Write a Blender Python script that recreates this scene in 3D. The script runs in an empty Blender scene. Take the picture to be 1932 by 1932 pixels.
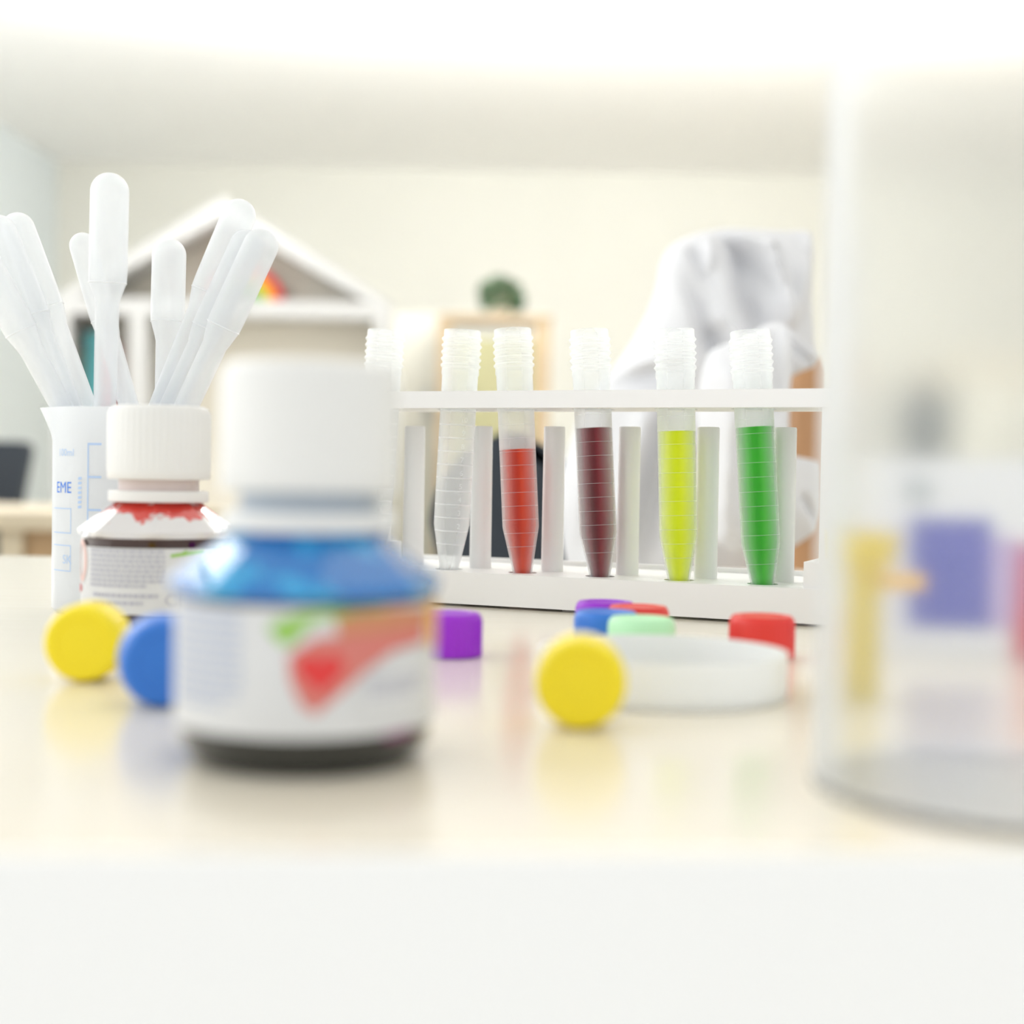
import bpy, bmesh, math, random
from mathutils import Vector, Matrix, noise
random.seed(7)
PI = math.pi
C = bpy.context.scene.collection
S = bpy.context.scene

# ------------------------------------------------------------------ camera
TZ = 0.75                      # height of the table top
EYE = TZ + 0.0616              # height of the lens
FPX = 1932 * 50 / 36
pitch, roll = math.atan(74 / FPX), math.radians(1.0)
F0 = Vector((0, math.cos(pitch), -math.sin(pitch)))
X0 = Vector((1, 0, 0))
U0 = X0.cross(F0)
R_ = X0 * math.cos(roll) + U0 * math.sin(roll)
U_ = -X0 * math.sin(roll) + U0 * math.cos(roll)
CAM = Vector((0, 0, EYE))
cam = bpy.data.cameras.new('camera')
cam.lens, cam.sensor_width, cam.sensor_fit = 50, 36, 'HORIZONTAL'
cam.clip_start, cam.clip_end = 0.02, 60
cam.dof.use_dof = True
cam.dof.focus_distance = 0.625
cam.dof.aperture_fstop = 5.4
co = bpy.data.objects.new('camera', cam)
C.objects.link(co)
mw = Matrix.Identity(4)
for i, v in enumerate((R_, U_, -F0)):
    mw[0][i], mw[1][i], mw[2][i] = v
mw.translation = CAM
co.matrix_world = mw
S.camera = co

# ------------------------------------------------------------------ light
w = bpy.data.worlds.new('world')
S.world = w
w.use_nodes = True
w.node_tree.nodes['Background'].inputs[0].default_value = (0.95, 0.98, 1.0, 1)
w.node_tree.nodes['Background'].inputs[1].default_value = 1.12

def area(name, loc, target, sx, sy, power, col=(1, 1, 1)):
    l = bpy.data.lights.new(name, 'AREA')
    l.shape, l.size, l.size_y, l.energy, l.color = 'RECTANGLE', sx, sy, power, col
    o = bpy.data.objects.new(name, l)
    C.objects.link(o)
    o.location = loc
    o.rotation_euler = (Vector(target) - Vector(loc)).to_track_quat('-Z', 'Y').to_euler()
    return o
area('window_daylight', (-2.25, 0.5, 1.55), (0, 0.7, 0.8), 2.2, 1.5, 16, (0.95, 0.98, 1.0))
area('far_window_daylight', (-2.25, 3.4, 1.65), (0.4, 2.4, 0.9), 2.4, 1.4, 24, (1.0, 0.99, 0.97))
area('back_wall_fill', (0.3, 4.6, 2.33), (0.3, 6.0, 0.6), 2.6, 1.2, 26, (1.0, 0.98, 0.94))  # added overhead fill to brighten the back wall, no known lamp there
area('foreground_fill', (0.5, 0.9, 2.3), (0.1, 0.6, 0.75), 1.6, 1.2, 5, (1.0, 0.99, 0.97))  # added fill above the table, standing for no known lamp
area('ceiling_fill', (0.3, 4.1, 2.2), (0.3, 5.3, 3.4), 3.8, 0.3, 112, (0.98, 0.99, 1.0))  # added unseen fill aimed upward to whiten the far ceiling
area('shoulder_highlight_fill', (-1.62, 2.8, 2.37), (-1.62, 2.8, 0), 1.2, 1.3, 17, (1.0, 1.0, 1.0))  # added overhead panel, placed so the bottle shoulders catch a highlight

S.view_settings.view_transform = 'Standard'
S.view_settings.look = 'None'
S.view_settings.gamma = 1
S.view_settings.use_curve_mapping = False
S.view_settings.exposure = 0.0
S.cycles.max_bounces = 12
S.cycles.transparent_max_bounces = 32
S.cycles.use_denoising = True
S.cycles.caustics_reflective = False
S.cycles.caustics_refractive = True

# ------------------------------------------------------------------ helpers
def ray(px, py):
    return F0 + R_ * ((px - 966) / FPX) - U_ * ((py - 966) / FPX)
def at(px, py, Y):
    d = ray(px, py)
    return CAM + d * (Y / d.y)
def on_z(px, py, z=TZ):
    d = ray(px, py)
    return CAM + d * ((z - CAM.z) / d.z)

def mat(name, col, rough=0.5, metal=0, clear=0.0, trans=0.0, coat=0.0, noise_amt=0.0, nscale=8.0, spec=0.5, col2=None):
    """clear: share of light that goes straight through; trans: share scattered through"""
    m = bpy.data.materials.new(name)
    m.use_nodes = True
    nt = m.node_tree
    b = nt.nodes['Principled BSDF']
    out = nt.nodes['Material Output']
    b.inputs['Base Color'].default_value = (*col, 1)
    b.inputs['Roughness'].default_value = rough
    b.inputs['Metallic'].default_value = metal
    b.inputs['Coat Weight'].default_value = coat
    b.inputs['Specular IOR Level'].default_value = spec
    if noise_amt > 0 or col2:
        tc = nt.nodes.new('ShaderNodeTexCoord')
        nz = nt.nodes.new('ShaderNodeTexNoise')
        nz.inputs['Scale'].default_value = nscale
        nz.inputs['Detail'].default_value = 3
        rp = nt.nodes.new('ShaderNodeValToRGB')
        rp.color_ramp.elements[0].position = 0.35
        rp.color_ramp.elements[1].position = 0.65
        c2 = col2 or tuple(max(0, c * (1 - noise_amt)) for c in col)
        rp.color_ramp.elements[0].color = (*c2, 1)
        rp.color_ramp.elements[1].color = (*col, 1)
        nt.links.new(tc.outputs['Object'], nz.inputs['Vector'])
        nt.links.new(nz.outputs['Fac'], rp.inputs['Fac'])
        nt.links.new(rp.outputs['Color'], b.inputs['Base Color'])
    last = b.outputs[0]
    if trans > 0:
        t = nt.nodes.new('ShaderNodeBsdfTranslucent')
        t.inputs['Color'].default_value = (*col, 1)
        mx = nt.nodes.new('ShaderNodeMixShader')
        mx.inputs[0].default_value = trans
        nt.links.new(last, mx.inputs[1]); nt.links.new(t.outputs[0], mx.inputs[2])
        last = mx.outputs[0]
    if clear > 0:
        t = nt.nodes.new('ShaderNodeBsdfTransparent')
        tint = tuple(0.5 + 0.5 * c for c in col) if min(col) > 0.6 else col
        t.inputs['Color'].default_value = (*tint, 1)
        lw = nt.nodes.new('ShaderNodeLayerWeight')
        lw.inputs['Blend'].default_value = 0.35
        mr = nt.nodes.new('ShaderNodeMapRange')
        mr.inputs['To Min'].default_value = clear
        mr.inputs['To Max'].default_value = clear * 0.35
        nt.links.new(lw.outputs['Facing'], mr.inputs['Value'])
        mx = nt.nodes.new('ShaderNodeMixShader')
        nt.links.new(mr.outputs[0], mx.inputs[0])
        nt.links.new(last, mx.inputs[1]); nt.links.new(t.outputs[0], mx.inputs[2])
        last = mx.outputs[0]
    nt.links.new(last, out.inputs['Surface'])
    return m

def finish(name, bm, m, parent=None, smooth=False, ang=38):
    me = bpy.data.meshes.new(name)
    bmesh.ops.recalc_face_normals(bm, faces=bm.faces)
    bm.to_mesh(me)
    bm.free()
    if m: me.materials.append(m)
    if smooth:
        for p in me.polygons: p.use_smooth = True
        me.set_sharp_from_angle(angle=math.radians(ang))
    o = bpy.data.objects.new(name, me)
    C.objects.link(o)
    if parent: o.parent = parent
    return o
def empty(name, loc=(0, 0, 0), rz=0, mtx=None):
    o = bpy.data.objects.new(name, None)
    o.empty_display_size = 0.01
    C.objects.link(o)
    if mtx is not None: o.matrix_world = mtx
    else:
        o.location = loc; o.rotation_euler = (0, 0, rz)
    return o
def tag(o, label, cat, group=None):
    o['label'] = label; o['category'] = cat
    if group: o['group'] = group
    return o
def struct(o):
    o['kind'] = 'structure'; return o
def box(bm, x0, x1, y0, y1, z0, z1, bev=0):
    vs = [bm.verts.new((x, y, z)) for x in (x0, x1) for y in (y0, y1) for z in (z0, z1)]
    fs = [bm.faces.new([vs[i] for i in q]) for q in ((0,1,3,2),(4,6,7,5),(0,4,5,1),(2,3,7,6),(0,2,6,4),(1,5,7,3))]
    if bev:
        es = list({e for f in fs for e in f.edges})
        bmesh.ops.bevel(bm, geom=es, offset=bev, segments=2, affect='EDGES', profile=0.6)
def boxo(name, m, b, parent=None, bev=0):
    bm = bmesh.new(); box(bm, *b, bev=bev)
    return finish(name, bm, m, parent)
def lathe(bm, prof, seg=48, rf=None, close=False, z_off=0, cx=0, cy=0):
    """prof: list of (r, z); rf(theta, i) multiplies the radius"""
    rings = []
    for i, (r, z) in enumerate(prof):
        if r < 1e-7:
            rings.append([bm.verts.new((cx, cy, z + z_off))])
        else:
            rings.append([bm.verts.new((cx + r * (rf(2*PI*k/seg, i) if rf else 1) * math.cos(2*PI*k/seg),
                                        cy + r * (rf(2*PI*k/seg, i) if rf else 1) * math.sin(2*PI*k/seg), z + z_off)) for k in range(seg)])
    n = len(rings)
    for i in range(n if close else n - 1):
        a, b = rings[i], rings[(i + 1) % n]
        for k in range(seg):
            k2 = (k + 1) % seg
            if len(a) == 1 and len(b) == 1: break
            if len(a) == 1: bm.faces.new((a[0], b[k], b[k2]))
            elif len(b) == 1: bm.faces.new((a[k], b[0], a[k2]))
            else: bm.faces.new((a[k], a[k2], b[k2], b[k]))
def latheo(name, m, prof, parent=None, seg=48, rf=None, close=False, smooth=True, ang=38):
    bm = bmesh.new(); lathe(bm, prof, seg, rf, close)
    return finish(name, bm, m, parent, smooth, ang)
def cyl_between(bm, a, b, r, seg=12):
    a, b = Vector(a), Vector(b)
    q = (b - a).to_track_quat('Z', 'Y')
    L = (b - a).length
    vs = [[bm.verts.new(a + q @ Vector((r*math.cos(2*PI*k/seg), r*math.sin(2*PI*k/seg), h))) for k in range(seg)] for h in (0, L)]
    for k in range(seg): bm.faces.new((vs[0][k], vs[0][(k+1)%seg], vs[1][(k+1)%seg], vs[1][k]))
    bm.faces.new(vs[0][::-1]); bm.faces.new(vs[1])
def axis_matrix(base, top, spin=0):
    z = (top - base).normalized()
    x = Vector((1, 0, 0)) if abs(z.x) < 0.95 else Vector((0, 1, 0))
    x = (x - z*x.dot(z)).normalized(); y = z.cross(x)
    m = Matrix((x, y, z)).transposed().to_4x4()
    return Matrix.Translation(base) @ m @ Matrix.Rotation(spin, 4, 'Z')
def prism(bm, pts, y0, y1):
    """outline in x,z extruded along y"""
    a = [bm.verts.new((x, y0, z)) for x, z in pts]
    b = [bm.verts.new((x, y1, z)) for x, z in pts]
    n = len(pts)
    bm.faces.new(a); bm.faces.new(b[::-1])
    for k in range(n): bm.faces.new((a[k], a[(k+1)%n], b[(k+1)%n], b[k]))
def text_geo(s, size):
    cu = bpy.data.curves.new('t', 'FONT')
    cu.body, cu.size, cu.resolution_u = s, size, 3
    cu.align_x, cu.align_y = 'CENTER', 'CENTER'
    o = bpy.data.objects.new('t', cu)
    C.objects.link(o)
    dg = bpy.context.evaluated_depsgraph_get()
    me = bpy.data.meshes.new_from_object(o.evaluated_get(dg))
    vs = [v.co.copy() for v in me.vertices]; fs = [tuple(p.vertices) for p in me.polygons]
    bpy.data.objects.remove(o); bpy.data.curves.remove(cu); bpy.data.meshes.remove(me)
    return vs, fs
def wrap_geo(bm, vs, fs, R, ang, z, rot=0, flip=False):
    """flat artwork bent round a cylinder of radius R; ang 0 faces -Y"""
    nv = []
    for v in vs:
        x, y = v[0] * (-1 if flip else 1), v[1]
        x, y = x*math.cos(rot) - y*math.sin(rot), x*math.sin(rot) + y*math.cos(rot)
        a = ang + x / R
        nv.append(bm.verts.new((R*math.sin(a), -R*math.cos(a), z + y)))
    for f in fs:
        try: bm.faces.new([nv[i] for i in f])
        except ValueError: pass
def wrap_poly(bm, pts, R, step=0.0016):
    """polygon given as (angle, z) points, drawn on a cylinder with enough cuts to follow it"""
    t = bmesh.new()
    t.faces.new([t.verts.new((a * R, z, 0)) for a, z in pts])
    x0 = min(a for a, z in pts) * R; x1 = max(a for a, z in pts) * R
    x = x0 + step
    while x < x1:
        bmesh.ops.bisect_plane(t, geom=t.verts[:] + t.edges[:] + t.faces[:], plane_co=(x, 0, 0), plane_no=(1, 0, 0))
        x += step
    t.verts.ensure_lookup_table(); t.verts.index_update()
    nv = [bm.verts.new((R*math.sin(v.co.x/R), -R*math.cos(v.co.x/R), v.co.y)) for v in t.verts]
    for f in t.faces: bm.faces.new([nv[v.index] for v in f.verts])
    t.free()
def flat_finish(name, bm, m, parent):
    me = bpy.data.meshes.new(name); bm.to_mesh(me); bm.free()
    me.materials.append(m)
    o = bpy.data.objects.new(name, me); C.objects.link(o); o.parent = parent
    return o

# ------------------------------------------------------------------ materials
M = dict(
    wall=mat('cream_wall_paint', (0.67, 0.66, 0.595), 0.8, noise_amt=0.02, nscale=2),
    wall_left=mat('pale_grey_wall_paint', (0.72, 0.77, 0.78), 0.8, noise_amt=0.02, nscale=2),
    ceiling=mat('white_ceiling_paint', (0.96, 0.96, 0.955), 0.8),
    floor=mat('pale_floor', (0.75, 0.70, 0.60), 0.4, noise_amt=0.08, nscale=3),
    edge=mat('white_edge_band', (0.95, 0.95, 0.94), 0.4),
    white=mat('white_plastic', (0.88, 0.88, 0.86), 0.35, noise_amt=0.01, nscale=30),
    rack=mat('rack_white_plastic', (0.96, 0.955, 0.94), 0.38, trans=0.10, noise_amt=0.01, nscale=40),
    cap_white=mat('cap_white_plastic', (0.88, 0.875, 0.85), 0.4, trans=0.10),
    tube=mat('frosted_tube_plastic', (0.97, 0.98, 0.98), 0.22, clear=0.78, trans=0.45),
    tube_wet=mat('wetted_tube_plastic', (0.97, 0.98, 0.98), 0.12, clear=0.985),
    mark_faint=mat('faint_moulded_mark', (0.97, 0.98, 0.99), 0.3, clear=0.92),
    pip=mat('translucent_pipette_plastic', (0.945, 0.955, 0.965), 0.2, clear=0.66, trans=0.5),
    beaker=mat('milky_beaker_plastic', (0.95, 0.965, 0.98), 0.25, clear=0.22, trans=0.45),
    print_blue=mat('blue_print', (0.03, 0.20, 0.75), 0.5),
    print_pale=mat('faded_blue_print', (0.45, 0.60, 0.85), 0.5),
    mark=mat('moulded_mark', (0.97, 0.98, 0.99), 0.3, clear=0.6),
    paper=mat('label_paper', (0.69, 0.695, 0.70), 0.5, noise_amt=0.03, nscale=60),
    dark_line=mat('dark_gap', (0.05, 0.05, 0.05), 0.6),
    coat=mat('white_cotton', (0.77, 0.775, 0.80), 0.85, trans=0.05, noise_amt=0.01, nscale=20),
    dark=mat('dark_slate_fabric', (0.030, 0.040, 0.055), 0.7, noise_amt=0.15, nscale=10),
    grey_metal=mat('grey_metal', (0.35, 0.38, 0.42), 0.35, metal=0.6),
    wood_brown=mat('brown_wood', (0.56, 0.30, 0.14), 0.45, noise_amt=0.2, nscale=12),
    wood_tan=mat('tan_wood', (0.42, 0.32, 0.20), 0.5, noise_amt=0.12, nscale=9),
    wood_pale=mat('pale_wood', (0.58, 0.50, 0.36), 0.5, noise_amt=0.06, nscale=9),
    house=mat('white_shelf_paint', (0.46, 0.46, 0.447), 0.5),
    house_back=mat('beige_back_panel', (0.70, 0.66, 0.565), 0.7, noise_amt=0.02, nscale=3),
    cabinet=mat('stone_cabinet_paint', (0.50, 0.49, 0.425), 0.6),
    olive=mat('olive_panel', (0.34, 0.325, 0.18), 0.7, noise_amt=0.05, nscale=5),
    leaf=mat('dark_leaf', (0.06, 0.13, 0.055), 0.6, noise_amt=0.3, nscale=30),
    pot=mat('pale_pot', (0.75, 0.70, 0.60), 0.6),
    teal=mat('teal_cover', (0.05, 0.25, 0.27), 0.6), redc=mat('red_cover', (0.60, 0.06, 0.05), 0.6),
    darkc=mat('dark_cover', (0.09, 0.09, 0.07), 0.6),
    toy_red=mat('toy_red', (0.75, 0.03, 0.03), 0.5), toy_yellow=mat('toy_yellow', (0.88, 0.50, 0.02), 0.5),
    toy_green=mat('toy_green', (0.15, 0.50, 0.06), 0.5),
    yellow=mat('yellow_cap_plastic', (0.95, 0.76, 0.006), 0.42, noise_amt=0.02, nscale=60),
    blue=mat('blue_cap_plastic', (0.03, 0.19, 0.68), 0.4, noise_amt=0.03, nscale=60),
    purple=mat('purple_cap_plastic', (0.32, 0.012, 0.62), 0.4, noise_amt=0.03, nscale=60),
    red=mat('red_cap_plastic', (0.78, 0.035, 0.025), 0.4, noise_amt=0.03, nscale=60),
    mint=mat('mint_cap_plastic', (0.52, 0.90, 0.56), 0.4, noise_amt=0.03, nscale=60),
    dish=mat('clouded_dish_plastic', (0.95, 0.96, 0.955), 0.3, clear=0.05, trans=0.35),
    glassware=mat('clouded_cylinder_plastic', (0.93, 0.94, 0.94), 0.25, clear=0.84, trans=0.4),
    carton=mat('white_carton', (0.82, 0.83, 0.86), 0.5), carton_blue=mat('carton_blue', (0.03, 0.05, 0.42), 0.5, col2=(0.07, 0.08, 0.48), nscale=40),
    carton_red=mat('carton_red', (0.62, 0.06, 0.10), 0.5, col2=(0.5, 0.12, 0.30), nscale=30), carton_grey=mat('carton_grey', (0.42, 0.47, 0.50), 0.6),
    lilac=mat('carton_lilac', (0.50, 0.40, 0.68), 0.5),
    tall_yellow=mat('yellow_measure_plastic', (0.90, 0.74, 0.02), 0.4, clear=0.05, trans=0.3),
    orange=mat('orange_tab', (0.93, 0.55, 0.08), 0.4),
)
def table_material():
    m = mat('pale_birch_laminate', (0.88, 0.82, 0.70), 0.17, spec=0.6)
    nt = m.node_tree; b = nt.nodes['Principled BSDF']
    tc = nt.nodes.new('ShaderNodeTexCoord'); mp = nt.nodes.new('ShaderNodeMapping')
    mp.inputs['Scale'].default_value = (2.5, 45, 1)
    nz = nt.nodes.new('ShaderNodeTexNoise'); nz.inputs['Scale'].default_value = 3; nz.inputs['Detail'].default_value = 5
    rp = nt.nodes.new('ShaderNodeValToRGB')
    rp.color_ramp.elements[0].color = (0.85, 0.775, 0.635, 1); rp.color_ramp.elements[1].color = (0.89, 0.835, 0.715, 1)
    nt.links.new(tc.outputs['Object'], mp.inputs[0]); nt.links.new(mp.outputs[0], nz.inputs['Vector'])
    nt.links.new(nz.outputs['Fac'], rp.inputs['Fac']); nt.links.new(rp.outputs['Color'], b.inputs['Base Color'])
    return m
M['table'] = table_material()
def hazy_plastic():
    m = mat('hazy_cylinder_plastic', (0.93, 0.94, 0.94), 0.3, trans=0.4)
    nt = m.node_tree; out = nt.nodes['Material Output']; last = out.inputs['Surface'].links[0].from_socket
    rf = nt.nodes.new('ShaderNodeBsdfRefraction'); rf.inputs['IOR'].default_value = 1.05; rf.inputs['Roughness'].default_value = 0.42
    rf.inputs['Color'].default_value = (0.995, 0.998, 1.0, 1)
    mx = nt.nodes.new('ShaderNodeMixShader'); lw = nt.nodes.new('ShaderNodeLayerWeight'); lw.inputs['Blend'].default_value = 0.5
    mr = nt.nodes.new('ShaderNodeMapRange'); mr.inputs['From Min'].default_value = 0.45; mr.inputs['To Min'].default_value = 0.95; mr.inputs['To Max'].default_value = 0.10
    nt.links.new(lw.outputs['Facing'], mr.inputs['Value']); nt.links.new(mr.outputs[0], mx.inputs[0])
    nt.links.new(last, mx.inputs[1]); nt.links.new(rf.outputs[0], mx.inputs[2]); nt.links.new(mx.outputs[0], out.inputs['Surface'])
    return m
M['glassware'] = hazy_plastic()
def liquid_material(name, col, dark=None):
    """coloured water: light runs through it, tinted"""
    m = bpy.data.materials.new(name); m.use_nodes = True
    nt = m.node_tree; nt.nodes.remove(nt.nodes['Principled BSDF'])
    out = nt.nodes['Material Output']
    dcol = dark or tuple(c * 0.72 for c in col)
    tc = nt.nodes.new('ShaderNodeTexCoord'); mp = nt.nodes.new('ShaderNodeMapping')
    mp.inputs['Scale'].default_value = (160, 160, 7)
    nz = nt.nodes.new('ShaderNodeTexNoise'); nz.inputs['Scale'].default_value = 1.0; nz.inputs['Detail'].default_value = 2
    rp = nt.nodes.new('ShaderNodeValToRGB')
    rp.color_ramp.elements[0].position = 0.38; rp.color_ramp.elements[1].position = 0.60
    rp.color_ramp.elements[0].color = (*dcol, 1); rp.color_ramp.elements[1].color = (*col, 1)
    nt.links.new(tc.outputs['Object'], mp.inputs[0]); nt.links.new(mp.outputs[0], nz.inputs['Vector']); nt.links.new(nz.outputs['Fac'], rp.inputs['Fac'])
    d = nt.nodes.new('ShaderNodeBsdfDiffuse'); t = nt.nodes.new('ShaderNodeBsdfTranslucent'); tr = nt.nodes.new('ShaderNodeBsdfTransparent')
    for n in (d, t): nt.links.new(rp.outputs[0], n.inputs['Color'])
    tr.inputs['Color'].default_value = (*[c ** 0.6 for c in col], 1)
    m1 = nt.nodes.new('ShaderNodeMixShader'); m1.inputs[0].default_value = 0.42
    nt.links.new(d.outputs[0], m1.inputs[1]); nt.links.new(t.outputs[0], m1.inputs[2])
    m2 = nt.nodes.new('ShaderNodeMixShader'); m2.inputs[0].default_value = 0.3
    nt.links.new(m1.outputs[0], m2.inputs[1]); nt.links.new(tr.outputs[0], m2.inputs[2])
    nt.links.new(m2.outputs[0], out.inputs['Surface'])
    return m
def shoulder_material(name, base, spots, cover, scale, zfade=None):
    """glass shoulder wetted inside by ink: blotches of a second colour"""
    m = mat(name, base, 0.10, coat=1.0, clear=0.0, trans=0.25)
    nt = m.node_tree; b = nt.nodes['Principled BSDF']
    tc = nt.nodes.new('ShaderNodeTexCoord')
    nz = nt.nodes.new('ShaderNodeTexNoise'); nz.inputs['Scale'].default_value = scale; nz.inputs['Detail'].default_value = 3
    add = nt.nodes.new('ShaderNodeMath'); add.operation = 'ADD'
    nt.links.new(tc.outputs['Object'], nz.inputs['Vector']); nt.links.new(nz.outputs['Fac'], add.inputs[0])
    if zfade:
        sx = nt.nodes.new('ShaderNodeSeparateXYZ'); mr = nt.nodes.new('ShaderNodeMapRange')
        mr.inputs['From Min'].default_value, mr.inputs['From Max'].default_value = zfade
        mr.inputs['To Min'].default_value, mr.inputs['To Max'].default_value = -0.35, 0.18
        nt.links.new(tc.outputs['Object'], sx.inputs[0]); nt.links.new(sx.outputs['Z'], mr.inputs['Value']); nt.links.new(mr.outputs[0], add.inputs[1])
    else: add.inputs[1].default_value = 0
    rp = nt.nodes.new('ShaderNodeValToRGB')
    rp.color_ramp.elements[0].position = cover; rp.color_ramp.elements[1].position = cover + 0.08
    rp.color_ramp.elements[0].color = (*base, 1); rp.color_ramp.elements[1].color = (*spots, 1)
    nt.links.new(add.outputs[0], rp.inputs['Fac']); nt.links.new(rp.outputs[0], b.inputs['Base Color'])
    for n in nt.nodes:
        if n.type == 'BSDF_TRANSLUCENT': nt.links.new(rp.outputs[0], n.inputs['Color'])
    return m

# ------------------------------------------------------------------ room
WY = 7.5
CZ = at(966, 322, WY).z
XL, XR = at(105, 700, WY).x, 3.2
struct(boxo('floor', M['floor'], (XL - .1, XR + .1, -1.5, WY + .1, -0.1, 0)))
struct(boxo('ceiling', M['ceiling'], (XL - .1, XR + .1, -1.5, WY + .1, CZ, CZ + 0.1)))
struct(boxo('wall_back', M['wall'], (XL - .1, XR + .1, WY, WY + .1, 0, CZ)))
struct(boxo('wall_right', M['wall'], (XR, XR + .1, 2.0, WY, 0, CZ)))
struct(boxo('wall_left', M['wall_left'], (XL - .1, XL, 4.9, WY, 0, CZ)))
struct(boxo('baseboard_back', M['house'], (XL, XR, WY - 0.015, WY, 0, 0.09)))

# ------------------------------------------------------------------ table
tb = tag(empty('table', (0, 0.6, 0)), 'pale birch laminate table with white edge under the laboratory things', 'table')
def tp(name, m, pts, z0, z1):
    bm = bmesh.new()
    a = [bm.verts.new((x, y - 0.6, z0)) for x, y in pts]; b = [bm.verts.new((x, y - 0.6, z1)) for x, y in pts]
    bm.faces.new(a); bm.faces.new(b)
    for k in range(len(pts)): bm.faces.new((a[k], a[(k+1) % len(pts)], b[(k+1) % len(pts)], b[k]))
    return finish(name, bm, m, tb)
fl, fr = on_z(0, 1606), on_z(1932, 1606)
sl = (fr.y - fl.y) / (fr.x - fl.x)
yf = lambda x: fl.y + (x - fl.x) * sl
YB = on_z(50, 1049).y
tp('tabletop', M['table'], [(-1.0, yf(-1.0)), (1.1, yf(1.1)), (1.1, YB), (-1.0, YB)], TZ - 0.034, TZ)
tp('edge_band', M['edge'], [(-1.0, yf(-1.0) - 0.002), (1.1, yf(1.1) - 0.002), (1.1, yf(1.1)), (-1.0, yf(-1.0))], TZ - 0.034, TZ - 0.0002)
for x, y in ((-0.93, yf(-.93) + 0.07), (1.03, yf(1.03) + 0.07), (-0.93, YB - 0.07), (1.03, YB - 0.07)):
    bm = bmesh.new(); lathe(bm, [(0, 0), (0.02, 0), (0.02, TZ - 0.034), (0, TZ - 0.034)], 20, cx=x, cy=y - 0.6)
    finish('leg', bm, M['grey_metal'], tb, True)

# ------------------------------------------------------------------ far furniture
def W(px, Y): return at(px, 900, Y).x
def H(px, py, Y): return at(px, py, Y).z
HY = 4.5
hs = tag(empty('house_shelf', (0, HY, 0)), 'white house-shaped shelf with pitched roof standing before the cream wall', 'shelf')
hx = lambda px: W(px, HY); hz = lambda px, py: H(px, py, HY)
xl, xr, xa = hx(100), hx(730), hx(415)
zb0, zb1, za = hz(500, 598), hz(500, 566), hz(415, 372)
HD = 0.18
t_ = 0.052
def hp(name, m, pts, y0=0, y1=HD):
    bm = bmesh.new(); prism(bm, pts, y0, y1); return finish(name, bm, m, hs)
hp('roof_board', M['house'], [(xl, zb1), (xl + t_*1.3, zb1), (xa, za - t_*1.25), (xa, za)])
hp('roof_board', M['house'], [(xr, zb1), (xa, za), (xa, za - t_*1.25), (xr - t_*1.3, zb1)])
boxo('shelf_board', M['house'], (xl, xr, 0, HD, zb0, zb1), hs)
boxo('side_panel', M['house'], (xl, xl + 0.05, 0, HD, 0, zb0), hs)
boxo('side_panel', M['house'], (xr - 0.05, xr, 0, HD, 0, zb0), hs)
boxo('divider', M['house'], (hx(240), hx(274), 0.0, HD, 0, zb0), hs)
boxo('shelf_board', M['house'], (xl + .05, xr - .05, 0.01, HD - .01, 0.38, 0.42), hs)
bm = bmesh.new(); prism(bm, [(xl + .01, 0), (xr - .01, 0), (xr - .01, zb1), (xa, za - 0.01), (xl + .01, zb1)], HD, HD + 0.012)
finish('back_panel', bm, M['house_back'], hs)
# things on it
ry = HY + 0.10
rb = tag(empty('toy_rainbow', (hx(446), ry, zb1)), 'toy rainbow of red, yellow and green arches under the shelf roof', 'toy')
for r1, r0, m in ((0.125, 0.098, 'toy_red'), (0.097, 0.070, 'toy_yellow'), (0.069, 0.042, 'toy_green')):
    pts = [(r1*math.cos(a*PI/20), r1*math.sin(a*PI/20)) for a in range(21)] + [(r0*math.cos(a*PI/20), r0*math.sin(a*PI/20)) for a in range(20, -1, -1)]
    bm = bmesh.new(); prism(bm, pts, 0, 0.05); finish('arch', bm, M[m], rb)
def book(px0, px1, ytop, m, label):
    x0, x1 = hx(px0), hx(px1); zt = hz(px0, ytop)
    b = tag(empty('book', ((x0+x1)/2, HY + 0.06, 0.42)), label, 'book', 'books in the left compartment of the house shelf')
    hw = (x1-x0)/2
    bm = bmesh.new(); box(bm, -hw, -hw+.003, 0, 0.11, 0, zt-0.42); box(bm, hw-.003, hw, 0, .11, 0, zt-0.42); box(bm, -hw+.003, hw-.003, 0, 0.003, 0, zt-0.42)
    finish('cover', bm, m, b)
    boxo('pages', M['house'], (-hw+.0035, hw-.0035, 0.0035, 0.107, 0.003, zt-0.425), b)
book(118, 146, 640, M['darkc'], 'dark brown book at the left end of the house shelf compartment')
book(148, 178, 622, M['teal'], 'teal book between dark and red books on the house shelf')
book(180, 196, 640, M['redc'], 'narrow red book beside the teal book on the house shelf')
# stone-coloured cabinet behind the shelf's right side
cbY = 5.3
cb = tag(empty('tall_cabinet', (W(775, cbY), cbY, 0)), 'stone-grey tall cabinet just right of the white house shelf', 'cabinet')
hw = (W(826, cbY) - W(722, cbY)) / 2
boxo('body', M['cabinet'], (-hw, hw, 0, 0.4, 0, H(775, 592, cbY)), cb)
boxo('door', M['cabinet'], (-hw + .008, hw - .008, -0.018, 0, 0.05, H(775, 592, cbY) - .01), cb)
boxo('handle', M['grey_metal'], (hw - .05, hw - .04, -0.03, -0.018, 1.0, 1.12), cb)
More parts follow.
